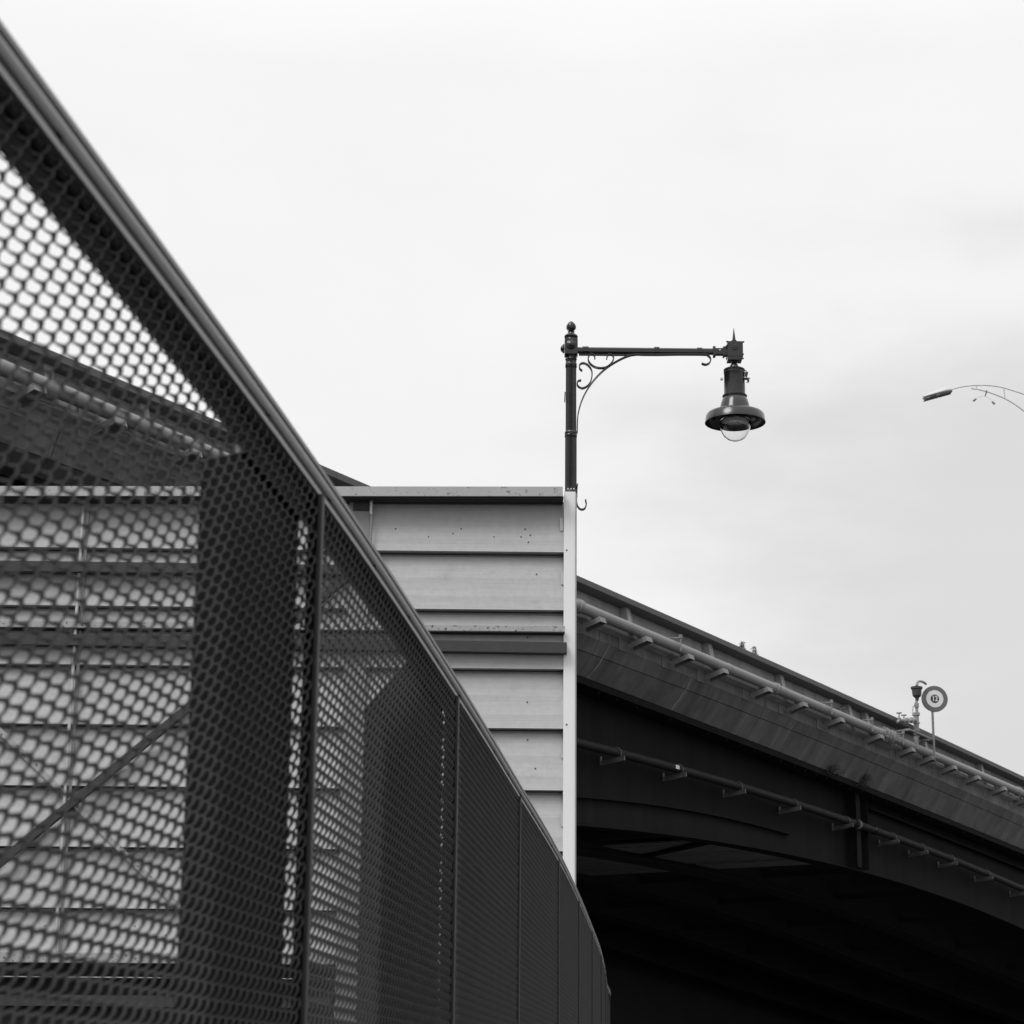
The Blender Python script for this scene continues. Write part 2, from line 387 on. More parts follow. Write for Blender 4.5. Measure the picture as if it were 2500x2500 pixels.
# ------------------------------------------------------------------ metal clad building
WY = 20.0
bl = at_y(-330, 2300, WY).x; br = at_y(1376, 1700, WY).x
house = thing('clad_building', 'grey metal clad building with lapped horizontal siding and white corner trim', 'building', (br, WY, 0))
PX = WY / FPX
def wz(y): return at_y(700, y, WY).z
pilx0, pilx1 = at_y(847, 1500, WY).x, at_y(905, 1300, WY).x
topz = wz(1187 + 5); capb = wz(1211)
MB().box(((bl + br) / 2 + .02, WY + 3.06, topz / 2 - .05), ((br - bl) / 2 - 0.005, 2.96, topz / 2 - 0.06)).build('wall_core', M['dark'], house)
rows = [1211 + 2, 1345, 1486, 1629, 1774, 1924, 2072, 2221, 2352]
def siding(x0, x1, zt, zb, m):
    """one lapped sheet: shallow ribs, leaning out to a proud bottom lip"""
    n = 9; prof = []
    for i in range(n + 1):
        t = i / n; prof.append((-0.006 - 0.086 * t - (0.003 if i % 3 == 1 else 0), zt + (zb - zt) * t))
    prof += [(-0.094, zb - 0.008), (-0.078, zb - 0.010), (0.03, zb - 0.004), (0.03, zt)]
    nx = 2
    prof = [(0.045, zt), (0.045, zt - .030), (-0.006, zt - .034)] + prof[1:]
    prof[-1] = (0.06, prof[-2][1]); prof.append((0.06, zt))
    ring = [[Vector((x0 + (x1 - x0) * k / nx, WY + p, q)) for p, q in prof] for k in range(nx + 1)]
    return MB().sweep(ring).build('siding_panel', m, house)
for i in range(len(rows) - 1):
    zt, zb = wz(rows[i]) - 0.012, wz(rows[i + 1])
    siding(pilx1 + .004, br - 0.002, zt, zb, M['siding2'] if i in (1, 6) else M['siding'])
    mid = at_y(190, 1500, WY).x
    siding(mid + .004, pilx0 - .004, zt, zb, M['siding'] if i % 3 else M['siding2'])
    siding(bl, mid - .004, zt, zb, M['siding2'] if i % 3 == 1 else M['siding'])
zl = wz(2352)
for i in range(7):
    zt = zl - 0.5 * i - 0.012; zb = max(0.02, zl - 0.5 * (i + 1))
    if zt > 0.1: siding(pilx1 + .004, br - 0.002, zt, zb, M['siding'])
# screws and nail holes on the sheets
scr = MB().lathe([(0, -.004), (.0075, -.004), (.0075, .003), (0, .006)], (0, 0, 0), Vector((0, -1, 0)), 8).mesh('screw'); scr.materials.append(M['lampd'])
for (x, y) in [(966, 1291), (1046, 1311), (1106, 1303), (1126, 1291), (1206, 1311), (1272, 1311), (1282, 1292), (1295, 1307), (1290, 1324),
               (1310, 1402), (1288, 1557), (1287, 1714), (1288, 1806), (1307, 1876), (1309, 1635), (450, 2260), (330, 2262), (110, 2260), (35, 2261), (405, 2284), (302, 2272)]:
    tq = next(((y - u_) / (v_ - u_) for u_, v_ in zip(rows[:-1], rows[1:]) if u_ <= y < v_), .5)
    p = at_y(x, y, WY - 0.007 - 0.086 * tq); o = link('screw', scr, house); o.location = p - Vector(house['_w'])
# joint cover tabs beside the trim
for y0, y1, x in [(1265, 1296, 1371), (1396, 1427, 1373), (1835, 1850, 1374), (1986, 2018, 1373)]:
    a, b_ = at_y(x, y0, WY - .065), at_y(x, y1, WY - .065)
    MB().box((a + b_) / 2, (0.016, 0.004, abs(a.z - b_.z) / 2)).build('joint_tab', M['galv'], house)
# roof cap with its deep drip edge
def wallbox(x0, x1, y0, y1, front, back, name, m, yr0=None, yr1=None, bev=0.004):
    """bar between two picture columns, front/back = metres proud of the wall"""
    yr0 = y0 if yr0 is None else yr0; yr1 = y1 if yr1 is None else yr1
    Yf = WY - front
    A = [at_y(x0, y0, Yf), at_y(x0, y1, Yf)]; B = [at_y(x1, yr0, Yf), at_y(x1, yr1, Yf)]
    dp = Vector((0, front - back, 0))
    rg = [[A[0], A[1], A[1] + dp, A[0] + dp], [B[0], B[1], B[1] + dp, B[0] + dp]]
    return MB().sweep(rg).build(name, m, house)
wallbox(-330, 1374, 1186, 1210, 0.27, -0.10, 'roof_cap', M['cap'], 1188, 1211)
MB().box(((bl + br) / 2, WY + 3.1, topz - 0.02), ((br - bl) / 2 - .01, 3.0, 0.04)).build('roof', M['cap'], house)
# strip under the cap, its near-black colour stands for the overhang's shade
wallbox(-330, 1376, 1211, 1215, 0.24, -0.02, 'drip_edge', M['dark'], 1212, 1216)
# white corner trim and its folded side
c0, c1 = at_y(1377, 1200, WY - .10), at_y(1405, 1200, WY - .10)
MB().box(((c0.x + c1.x) / 2, WY - 0.075, c0.z / 2), ((c1.x - c0.x) / 2, 0.025, c0.z / 2)).build('corner_trim', M['trim'], house)
MB().box((c1.x + .006, WY + 0.05, c0.z / 2 - 0.01), (0.006, 0.16, c0.z / 2 - 0.01)).build('trim_return', M['pilaster'], house)
for y in (1343, 1769):
    p = at_y(1383.5, y, WY - .101); o = link('trim_screw', scr, house); o.location = p - Vector(house['_w']); o.scale = (1.1, 1, 1.1)
MB().box((c1.x - 0.03, WY + 3.2, c0.z / 2 - .04), (0.02, 3.0, c0.z / 2 - .05)).build('side_wall', M['pilaster'], house)
# pilaster with dark head plate and conduit
MB().box(((pilx0 + pilx1) / 2, WY - 0.03, wz(1214) / 2), ((pilx1 - pilx0) / 2, 0.06, wz(1214) / 2 - .01)).build('pilaster', M['pilaster'], house)
p0, p1 = at_y(863, 1224, WY - .1), at_y(903, 1246, WY - .1)
MB().box(((p0.x + p1.x) / 2, WY - .10, (p0.z + p1.z) / 2), ((p1.x - p0.x) / 2, .012, (p0.z - p1.z) / 2)).build('head_plate', M['beam'], house)
def conduit(x, y0, y1, r=0.017):
    a, b_ = at_y(x, y0, WY - 0.13), at_y(x, y1, WY - 0.13); b_.x = a.x; 
    return MB().tube([a, b_], r, 10)
conduit(907, 1210, 1256).build('conduit', M['galv'], house, True)
conduit(907, 1256, 1420, .011).build('conduit', M['pilaster'], house, True)
conduit(205, 1212, 2345, .017).build('conduit', M['galv'], house, True)
a = at_y(217, 1212, WY - .08)
MB().box((a.x, WY - .075, (wz(1214) + wz(2345)) / 2), (.014, .02, (wz(1214) - wz(2345)) / 2)).build('conduit_shadow', M['pilaster'], house)  # grey strip standing in for the shadow beside the conduit
# horizontal steel: flanges and channels
wallbox(-330, 836, 1364, 1390, 0.20, 0.07, 'steel_beam', M['beam'], 1379, 1402)
wallbox(-330, 1379, 1512, 1528, 0.16, 0.145, 'rusty_flange', M['dirty'], 1529, 1542)
wallbox(-330, 1379, 1527, 1529.5, 0.165, -0.0, 'flange_foot', M['dark'], 1542, 1545)  # underside of the angle, its shade put in by near-black colour
wallbox(-330, 1384, 1540, 1566, 0.19, 0.05, 'steel_beam', M['beam'], 1568, 1594)
wallbox(-330, 806, 2322, 2346, 0.17, 0.05, 'rusty_flange', M['dirty'], 2330, 2354)
wallbox(-330, 806, 2380, 2382, 0.18, 0.0, 'drip_edge', M['galv'], 2389, 2391)
wallbox(-330, 806, 2425, 2452, 0.12, 0.0, 'steel_beam', M['beam'], 2434, 2461)
wallbox(-330, 806, 2383, 2720, -0.02, -0.3, 'dark_opening', M['dark'], 2392, 2730)
def brace(x0, y0, x1, y1, w, name, m, fr):
    a, b_ = at_y(x0, y0, WY - fr), at_y(x1, y1, WY - fr); d = (b_ - a); ln = d.length; d.normalize(); q = Vector((0, -1, 0)); s = d.cross(q)
    mb = MB(); mb.box((a + b_) / 2, (ln / 2, .004, w), (d, q, s)); mb.box((a + b_) / 2 + s * (-w + .004) * (1 if s.z > 0 else -1) - q * .04, (ln / 2, .04, .004), (d, q, s))
    return mb.build(name, m, house)
brace(-60, 2152, 846, 1408, 0.036, 'diagonal_brace', M['beam'], 0.165)
brace(-40, 1745, 445, 2222, 0.026, 'diagonal_angle', M['dirty'], 0.11)

# ------------------------------------------------------------------ ornate street lamp beside the building corner
LY = 20.35
pb = at_y(1394, 1000, LY)
lamp = thing('street_lamp', 'ornate black street lamp with fluted pole, scrolled arm and bell lantern over the white trim', 'street lamp', (pb.x, LY, 0))
S = LY / FPX / 2.76 * 0.985      # metres per enlarged picture unit at the lamp
def LP(cx, cy, dy=0.0):
    return at_y(1300 + cx / 2.76, 700 + cy / 2.76, LY) + Vector((0, dy, 0))
ztop = LP(262, 485).z
mb = MB(); zr = [0.0, 0.6, 0.65, ztop - 3.2, ztop]
mb.lathe([(.17, 0), (.17, .5), (.12, .75), (.0595, 1.0), (.0590, LP(256, 1385).z - .1), (.0585, LP(256, 1010).z), (.0545, LP(256, 990).z), (.0535, ztop)], (pb.x, LY, 0), Z, 96, 0.16, 16)
pole = mb.build('pole', M['lamp'], lamp)
def coll(cy0, cy1, r, nm='collar', par=None):
    z0, z1 = LP(256, cy1).z, LP(256, cy0).z; h = z1 - z0
    return MB().lathe([(r * .9, 0), (r, h * .15), (r, h * .45), (r * .96, h * .5), (r, h * .55), (r, h * .85), (r * .9, h)], (pb.x, LY, z0), Z, 28).build(nm, M['lamp'], pole, True)
coll(513, 550, .0585); coll(975, 1019, .0625); coll(1375, 1420, .0655)
mbc = MB()
for cy in (528, 995):
    mbc.box(LP(258, cy, -.067), (.014, .012, .014))
mbc.build('clamp_lug', M['lamp'], pole)
mbc = MB()
for dx in (-.03, 0, .028): mbc.box(Vector((pb.x + dx, LY - .063, LP(256, 1373).z)), (.007, .004, .007))
mbc.build('bright_screw', M['chrome'], pole)
# node block, boss, finial
zb0, zb1 = LP(260, 492).z, LP(260, 312).z
mb = MB(); o = Vector((pb.x, LY, 0))
mb.lathe([(.050, LP(0, 500).z), (.060, LP(0, 488).z), (.055, LP(0, 480).z), (.062, LP(0, 466).z)], o, Z, 28)
mb.bbox(LP(260, 413), (LP(0, 362).z / 2 - LP(0, 464).z / 2, .066, .066), (Z, X, Y_), .008)
mb.lathe([(.060, LP(0, 362).z), (.056, LP(0, 350).z), (.068, LP(0, 340).z), (.069, LP(0, 332).z), (.058, LP(0, 322).z), (.034, LP(0, 316).z)], o, Z, 28)
mb.build('arm_bracket_block', M['lamp'], lamp, True)
mb = MB()
for dirv, c in ((Vector((0, -1, 0)), LP(258, 405, -.066)), (Vector((-1, 0, 0)), LP(258, 418) - X * .066)):
    mb.lathe([(.048, 0), (.048, .012), (.040, .018), (.036, .018), (.032, .028), (.018, .036), (0.001, .039)], c, dirv, 28)
mb.build('boss', M['lamp'], lamp, True)
mb = MB()
pts = [(.034, 316), (.030, 308), (.036, 302), (.024, 297), (.034, 290), (.043, 284), (.045, 272), (.043, 262), (.040, 252), (.028, 240), (.012, 232), (.001, 229)]
mb.lathe([(r, LP(0, c).z) for r, c in pts], o, Z, 28)
for i in range(8):
    a = 2 * PI * i / 8
    c = o + Vector((math.cos(a) * .038, math.sin(a) * .038, LP(0, 270).z)); rd = Vector((math.cos(a), math.sin(a), 0))
    mb.add([c + rd * .010 + Z * .03, c + rd.cross(Z) * .014 + Z * .008 + rd * .009, c - Z * .03 + rd * .012, c - rd.cross(Z) * .014 + Z * .008 + rd * .009, c + rd * .0], [(0, 1, 2, 3), (0, 4, 1), (1, 4, 2), (2, 4, 3), (3, 4, 0)])
mb.build('finial', M['lamp'], lamp, True)
# arm
def armbar(x0, x1, yt, yb, dep, nm, par, m=None, bev=.008):
    a, b_ = LP(x0, (yt[0] + yb[0]) / 2), LP(x1, (yt[1] + yb[1]) / 2); d = (b_ - a); ln = d.length; d.normalize()
    h = abs(LP(x0, yt[0]).z - LP(x0, yb[0]).z) / 2
    return MB().bbox((a + b_) / 2, (ln / 2, dep, h), (d, Y_, d.cross(Y_)), bev).build(nm, m or M['lamp'], par)
arm = armbar(296, 1222, (409, 418), (449, 458), .026, 'arm', lamp, bev=.014)
armbar(312, 690, (449, 453), (465, 467), .012, 'arm_web', arm)
for x0, x1, y0, y1 in ((338, 378, 405, 452), (820, 854, 408, 457), (1109, 1143, 413, 460)):
    armbar(x0, x1, (y0, y0), (y1 - 4, y1 - 4), .030, 'coupling', arm, bev=.013)
armbar(1215, 1232, (407, 407), (473, 473), .042, 'arm_flange', lamp)
armbar(1230, 1282, (416, 416), (463, 463), .026, 'arm_stub', lamp)
armbar(1281, 1293, (409, 409), (475, 475), .038, 'arm_flange', lamp)
armbar(1292, 1310, (403, 403), (470, 470), .030, 'arm_stub', lamp)
MB().lathe([(.0, 0), (.010, 0), (.008, .006), (0, .007)], LP(1261, 432, -.026), Vector((0, -1, 0)), 12).build('arm_screw', M['chrome'], lamp)
# box with rosette and spike at the arm end
bx = LP(1362, 441)
mb = MB(); hz = (LP(0, 380).z - LP(0, 480).z) / 2
mb.bbox(LP(1362, 432), (hz, .078, .07), (Z, X, Y_), .006)
mb.bbox(LP(1360, 492), (.018, .072, .065), (Z, X, Y_), .006)
mb.build('junction_box', M['lamp'], lamp)
mb = MB()
for cx, cy in ((1306, 384), (1418, 386), (1303, 498), (1414, 498), (1415, 470), (1306, 410)):
    mb.lathe([(.008, -.01), (.008, .008), (.003, .011)], LP(cx, cy, -.066), Vector((0, -1, 0)), 8)
mb.build('box_bolt', M['lamp'], lamp)
mb = MB(); c = LP(1360, 423, -.070)
mb.lathe([(.030, 0), (.030, .004), (.026, .005), (0.012, .003), (.010, .010), (.002, .012)], c, Vector((0, -1, 0)), 24)
for i in range(6):
    a = i * PI / 3
    mb.lathe([(.011, 0), (.010, .007), (.003, .009)], c + Vector((math.cos(a) * .021, 0, math.sin(a) * .021)), Vector((0, -1, 0)), 10)
mb.build('rosette', M['lampd'], lamp, True)
mb = MB(); o2 = Vector((LP(1358, 370).x, LY, 0))
mb.lathe([(.045, LP(0, 381).z), (.043, LP(0, 376).z), (.034, LP(0, 370).z), (.020, LP(0, 364).z), (.028, LP(0, 358).z), (.028, LP(0, 350).z), (.016, LP(0, 347).z), (.016, LP(0, 340).z), (.002, LP(0, 266).z)], o2, Z, 24)
mb.build('spike', M['lamp'], lamp, True)
# scroll work: flat bars in the plane of the arm
def scroll(pts, nm, n=6, t=.0055, w=.016):
    t = max(t, .0052) * 1.15; w = max(w, .024)
    return MB().strap(curve([LP(x, y) for x, y in pts], n), Y_, w, t).build(nm, M['lamp'], lamp, True)
scroll([(1190, 461), (1150, 458), (1000, 457), (860, 459), (760, 459), (690, 458), (640, 470), (580, 497), (510, 540), (450, 592), (395, 657), (350, 730), (322, 800), (306, 870), (302, 935), (301, 985)], 'brace_scroll', t=.0036)
scroll([(1180, 462), (1196, 478), (1200, 500), (1188, 518), (1165, 526), (1140, 518)], 'arm_tail_scroll', t=.0045, w=.022)
scroll([(420, 486), (417, 465), (400, 455), (383, 463), (375, 490), (388, 518), (420, 542), (460, 549), (500, 542), (530, 518), (546, 488), (540, 464), (520, 456), (505, 466), (500, 488)], 'upper_scroll', t=.0042)
scroll([(335, 568), (318, 552), (318, 528), (340, 516), (372, 528), (395, 558), (401, 595), (392, 640), (370, 670), (338, 685), (312, 676), (301, 655), (309, 636), (328, 632)], 'lower_scroll', t=.0042)
scroll([(298, 1400), (296, 1440), (302, 1475), (318, 1497), (338, 1502), (356, 1490), (362, 1465), (357, 1436)], 'pole_hook', t=.0042, w=.020)
scroll([(303, 1330), (299, 1380), (298, 1420)], 'pole_strap', t=.004)
mb = MB(); 
for cy in (790,): mb.tube([LP(219, cy - 70, -.05), LP(216, cy, -.055)], .006, 6)
mb.build('paint_chip', M['rust'], pole)
# lantern
ox = LP(1362, 700); oL = Vector((ox.x, LY, 0)); zz = lambda c: LP(1362, c).z
lant = MB()
lant.lathe([(.040, zz(505)), (.036, zz(512)), (.024, zz(518)), (.042, zz(530)), (.046, zz(545)), (.060, zz(552)), (.100, zz(556)), (.108, zz(560)), (.108, zz(566)), (.098, zz(570)), (.098, zz(574)), (.108, zz(578)), (.108, zz(584)), (.104, zz(590)), (.106, zz(720)), (.108, zz(732)), (.124, zz(735)), (.124, zz(740)), (.112, zz(742)), (.112, zz(748)), (.118, zz(752)), (.128, zz(762)), (.143, zz(795)), (.157, zz(838)), (.160, zz(845))], oL, Z, 48)
housing = lant.build('lantern_housing', M['lamp'], lamp, True)
zr1 = zz(848); 
brim = MB(); brim.lathe([(0.1550, zr1 + .006), (0.2200, zr1 + .004), (0.2585, zr1 - .004), (0.2760, zr1 - .012), (0.2920, zr1 - .032), (0.3030, zr1 - .108), (0.2970, zr1 - .109), (0.2882, zr1 - .048), (0.2640, zr1 - .024), (0.2365, zr1 - .020), (0.2332, zr1 - .05), (0.2255, zr1 - .052), (0.2090, zr1 - .022), (0.1500, zr1 - .020)], oL, Z, 64)
brim.build('brim', M['lamp'], housing, True)
MB().lathe([(.19, zr1 - .026), (.19, zr1 - .034), (.162, zr1 - .056), (.150, zr1 - .060), (.150, zr1 - .030)], oL, Z, 48).build('lens_ring', M['lampd'], housing, True)
zl0 = zr1 - .075
MB().lathe([(.146, zl0 + .004), (.146, zl0 - .002)], oL, Z, 40).build('lens_plate', M['lampd'], housing)
mb = MB()
for i in range(-7, 8):
    for j in range(-7, 8):
        x_, y_ = i * .019, j * .019
        if math.hypot(x_, y_) < .136 and not (abs(i) < 2 and abs(j) < 2): mb.box(oL + Vector((x_, y_, zl0 - .006)), (.0080, .0080, .004))
mb.box(oL + Vector((0, 0, zl0 - .007)), (.022, .022, .004))
lg = mb.build('lens_grid', M['lens'], housing); lg['kind'] = 'stuff'
gz = zl0 - .004
gp = [(r_ * 1.06, z_ * 1.22) for r_, z_ in [(.148, 0), (.148, -.02), (.144, -.06), (.132, -.10), (.108, -.137), (.075, -.162), (.035, -.175), (.004, -.177)]]
gi = [(r - .004 if r > .01 else .001, z + .004) for r, z in gp[::-1]]; gi[-1] = (.144, 0)
MB().lathe([(r, gz + z) for r, z in gp + gi], oL, Z, 48).build('globe', M['glass'], housing, True)
mb = MB()
mb.box(LP(1437, 600, -.04), (.012, .014, .020)); mb.box(LP(1440, 630, -.045), (.022, .016, .008)); mb.box(LP(1450, 645, -.045), (.010, .014, .010)); mb.tube([LP(1430, 572, -.04), LP(1448, 590, -.05), LP(1436, 628, -.05)], .005, 6)
mb.build('latch', M['lampd'], housing)
mb = MB(); mb.box(LP(1452, 628, -.05), (.016, .010, .004)); mb.box(LP(1273, 628, -.03), (.013, .018, .010)); mb.box(LP(1445, 655, -.05), (.012, .008, .003))
for cx in (1322, 1355, 1408): mb.box(LP(cx, 739, -.108 + abs(cx - 1362) * .0003), (.005, .004, .004))
mb.build('bright_catch', M['chrome'], housing)

# ------------------------------------------------------------------ bridge
BU = Vector((.530, .848, 0)).normalized(); BN = Vector((BU.y, -BU.x, 0))
BO = Vector((1.83, 50.0, 0))
def on_b(x, y, n):
    """point of the picture on the vertical plane n metres outside the bridge face -> (s, z)"""
    r = ray(x, y); o = BO + BN * n
    t = (o - EYE).dot(BN) / r.dot(BN); p = EYE + r * t
    return (p - BO).dot(BU), p.z
def bpt(s, n, z): return Vector((BO.x + BU.x * s + BN.x * n, BO.y + BU.y * s + BN.y * n, z))
S0, S1 = -62.0, 92.0
class Line:
    def __init__(self, pts, n, deg=2, dz=0.0):
        q = np.array([on_b(x, y, n) for x, y in pts]); self.n = n; self.dz = dz
        self.c = np.polyfit(q[:, 0], q[:, 1], min(deg, len(pts) - 1)); self.lo = q[:, 0].min() - 4; self.hi = q[:, 0].max() + 6
        self.dc = np.polyder(self.c)
    def z(self, s):
        t = min(max(s, self.lo), self.hi)
        v = float(np.polyval(self.c, t)) + (s - t) * float(np.polyval(self.dc, t)) * .8
        return v + self.dz
    def p(self, s, n=None, dz=0.0): return bpt(s, self.n if n is None else n, self.z(s) + dz)
Lrail = Line([(0, 805), (700, 1096), (1406, 1404), (1900, 1622), (2500, 1896)], 0.35)
Lpipe = Line([(116, 940), (560, 1128), (1406, 1481), (1900, 1686), (2200, 1805), (2500, 1941)], 0.42)
Lf = Line([(1406, 1541), (1900, 1742), (2000, 1778), (2280, 1900), (2500, 1994)], 0.0)
Lj = Line([(1406, 1580), (1660, 1680), (1900, 1772), (2000, 1813), (2280, 1918), (2500, 2022)], -0.18)
Ls = Line([(1406, 1646), (1700, 1756), (2000, 1874), (2500, 2074)], -0.60)
Lp2 = Line([(1406, 1812), (2000, 1981), (2490, 2168)], -0.85)
La = Line([(1406, 2014), (1605, 2027), (1765, 2049), (2000, 2098), (2120, 2133), (2500, 2265)], -1.20, 2)
print('rail', [round(Lrail.z(s), 2) for s in (-40, -20, 0, 20, 40, 70)], 'arch', [round(La.z(s), 2) for s in (-20, 0, 10, 20, 30, 45)])
bridge = thing('arch_bridge', 'dark arched road bridge with concrete parapet and black steel girders behind the building', 'bridge', tuple(bpt(30, 0, 0)))
def ss(a, b_, st=1.0):
    n = max(1, int(math.ceil((b_ - a) / st))); return [a + (b_ - a) * i / n for i in range(n + 1)]
def strip(prof, a, b_, nm, m, par=None, st=1.0, smooth=False):
    """prof: list of (n, f(s)->z) corners, clockwise"""
    return MB().sweep([[bpt(s, n, f(s)) for n, f in prof] for s in ss(a, b_, st)]).build(nm, m, par or bridge, smooth)
def lz(Lx, d=0.0): return lambda s: Lx.z(s) + d
# joints of the concrete: from the picture
sj = [on_b(x, y, 0)[0] for x, y in ((1868, 1727), (2140, 1840), (2466, 1985))]
per = sj[1] - sj[0]
joints = [S0] + [sj[0] - 9.3 * k for k in range(6, 0, -1) if sj[0] - 9.3 * k > S0 + 3] + sj + [sj[2] + 9.5 * k for k in range(1, 6) if sj[2] + 9.5 * k < S1 - 3] + [S1]
G = 0.012
for a, b_ in zip(joints[:-1], joints[1:]):
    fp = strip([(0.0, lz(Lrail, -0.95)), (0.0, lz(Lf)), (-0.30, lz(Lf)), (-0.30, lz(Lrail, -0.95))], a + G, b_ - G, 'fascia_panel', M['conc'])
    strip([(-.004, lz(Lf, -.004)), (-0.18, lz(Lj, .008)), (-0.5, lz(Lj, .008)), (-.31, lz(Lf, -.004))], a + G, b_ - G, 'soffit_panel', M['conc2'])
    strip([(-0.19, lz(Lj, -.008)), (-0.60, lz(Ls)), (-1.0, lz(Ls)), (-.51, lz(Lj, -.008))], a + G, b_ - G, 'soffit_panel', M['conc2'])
# parapet wall and cap in lengths
sc_ = [on_b(x, y, .35)[0] for x, y in ((821, 1150), (1751, 1556), (2106, 1718))]
capj = [S0] + sorted([sc_[0] - 12, sc_[0] - 24] + sc_ + [sc_[2] + 12 * k for k in (1, 2, 3, 4)]) + [S1]
for a, b_ in zip(capj[:-1], capj[1:]):
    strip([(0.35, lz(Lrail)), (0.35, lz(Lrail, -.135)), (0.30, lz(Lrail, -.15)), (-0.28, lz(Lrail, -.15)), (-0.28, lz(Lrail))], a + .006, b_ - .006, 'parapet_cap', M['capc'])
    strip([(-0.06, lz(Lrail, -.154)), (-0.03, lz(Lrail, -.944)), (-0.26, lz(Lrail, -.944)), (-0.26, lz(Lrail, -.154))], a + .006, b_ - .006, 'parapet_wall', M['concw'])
# ledge along the parapet foot with bolted plates
strip([(0.20, lz(Lrail, -.804)), (0.20, lz(Lrail, -.90)), (0.02, lz(Lrail, -.945)), (-0.02, lz(Lrail, -.945)), (-0.02, lz(Lrail, -.80))], S0, S1, 'parapet_ledge', M['concw'])
# parapet posts
pxs = [(-70, 0), (128, 0), (362, 0), (590, 0), (805, 0), (1000, 0), (1190, 0), (1370, 0)] + [(x, 0) for x in (1540, 1740, 1915, 2080, 2122, 2264, 2402, 2540, 2680)]
for x, _ in pxs:
    y = 1404 + (x - 1406) * .446 + 14 if x > 1406 else 1404 + (x - 1406) * .427 + 14
    s, z = on_b(x, y, 0.2)
    w = .11
    rings = []
    for q in (s - w, s + w):
        t = Lrail.z(q)
        rings.append([bpt(q, .12, t - .152), bpt(q, .24, t - .80), bpt(q, -.03, t - .80), bpt(q, -.05, t - .152)])
    MB().sweep(rings).build('parapet_post', M['concw'], bridge)
# lime runs and cracks on the concrete (thin deposits)
def streakp(x, y, wpx, nm='lime_run', cont=True):
    s, z = on_b(x, y, 0)
    mb = MB(); rnd = random.Random(int(x))
    def ribbon(P, w):
        vs = []
        for k, (q, n, zq) in enumerate(P):
            j = rnd.uniform(-.03, .03); ww = w[k]
            vs += [bpt(q + j - ww, n, zq), bpt(q + j + ww, n, zq)]
        mb.add(vs, [(2 * k, 2 * k + 1, 2 * k + 3, 2 * k + 2) for k in range(len(P) - 1)])
    zf, zj, zs = Lf.z(s), Lj.z(s), Ls.z(s)
    nseg = 8; P = []; W = []
    for k in range(nseg + 1):
        t = k / nseg
        if t < .3: u = t / .3; P.append((s - .05 * t, -.004 - u * .176 + .006, zf + (zj - zf) * u - .003)); 
        else: u = (t - .3) / .7; P.append((s - .05 * t, -.18 - u * .42 + .006, zj + (zs - zj) * u - .004))
        W.append(wpx * (.35 + .65 * rnd.random()) * (.15 + math.sin(PI * min(.9, t + .1)) ** .6))
    ribbon(P, W)
    if cont:
        P = [(s + .02, .004, zf + .05 + .45 * k / 5) for k in range(6)]; W = [wpx * .5 * (1 - k / 6) for k in range(6)]
        ribbon(P, W)
    return mb.build(nm, M['lime'], bridge)
for x, y, w, c in ((1488, 1573, .045, True), (1690, 1655, .05, True), (1945, 1790, .03, False), (2215, 1900, .012, False), (2350, 1955, .012, False), (2482, 2015, .010, False), (1660, 1655, .006, False), (2462, 1990, .012, False)):
    streakp(x, y, w, cont=c)
# girder under the edge: flange strip with hanging bolts, web, bottom flange, ledges, stiffener
strip([(-0.62, lz(Ls, -.004)), (-0.62, lz(Ls, -.17)), (-1.9, lz(Ls, -.17)), (-1.9, lz(Ls, -.004))], S0, S1, 'girder_top_flange', M['girder'])
mb = MB(); q = S0 + .5
while q < S1:
    p = Ls.p(q, -.72, -.17); mb.box(p - Z * .030, (.016, .016, .030), (BU, BN, Z)); q += .7 + .5 * random.random()
bo = mb.build('flange_bolt', M['pipe2'], bridge); bo['kind'] = 'stuff'
GN = -1.30
def arch(s): return min(La.z(s), Ls.z(s) - 1.3)
def ztopw(s): return Ls.z(s) - .174
def girder(n, web_m, fl_m, nm='girder_web', fl='girder_bottom_flange', w=.28):
    strip([(n, ztopw), (n, arch), (n - .03, arch), (n - .03, ztopw)], S0, S1, nm, web_m)
    strip([(n + w * .4, lambda s: arch(s) - .003), (n + w * .4, lambda s: arch(s) - .05), (n - w * 1.6, lambda s: arch(s) - .05), (n - w * 1.6, lambda s: arch(s) - .003)], S0, S1, fl, fl_m)
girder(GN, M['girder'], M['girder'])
# doubler plate low on the web, its upper edge casting the dark line
sL = on_b(1943, 2042, GN + .1)[0]
L1 = Line([(1406, 1944), (1650, 1972), (1943, 2042)], GN + .1)
strip([(GN + .20, lz(L1)), (GN + .20, lz(L1, -.035)), (GN + .002, lz(L1, -.035)), (GN + .002, lz(L1))], -40, sL - .5, 'web_ledge', M['girder'])
strip([(GN + .05, lz(L1, -.038)), (GN + .05, lambda s: max(arch(s) + .01, arch(s))), (GN + .002, lambda s: arch(s) + .01), (GN + .002, lz(L1, -.038))], -40, sL - .5, 'doubler_plate', M['girder'])
sR = on_b(2116, 1972, GN + .1)[0]
L2 = Line([(2116, 1972), (2300, 2044), (2500, 2124)], GN + .1)
strip([(GN + .22, lz(L2)), (GN + .22, lz(L2, -.035)), (GN + .002, lz(L2, -.035)), (GN + .002, lz(L2))], sR, S1, 'web_ledge', M['girder'])
for sx, dn in ((2072, .02), (2089, .30), (2100, .02)):
    s, _ = on_b(sx, 1960, GN + .1)
    mb = MB(); zt, zb = ztopw(s), arch(s); mb.box(bpt(s, GN + .02 + (.11 if dn > .1 else .16), (zt + zb) / 2), (.012 if dn > .1 else .012, .11 if dn > .1 else .16, (zt - zb) / 2), (BU, BN, Z))
    mb.build('web_stiffener', M['girder'], bridge)
s, _ = on_b(2090, 1960, GN + .3)
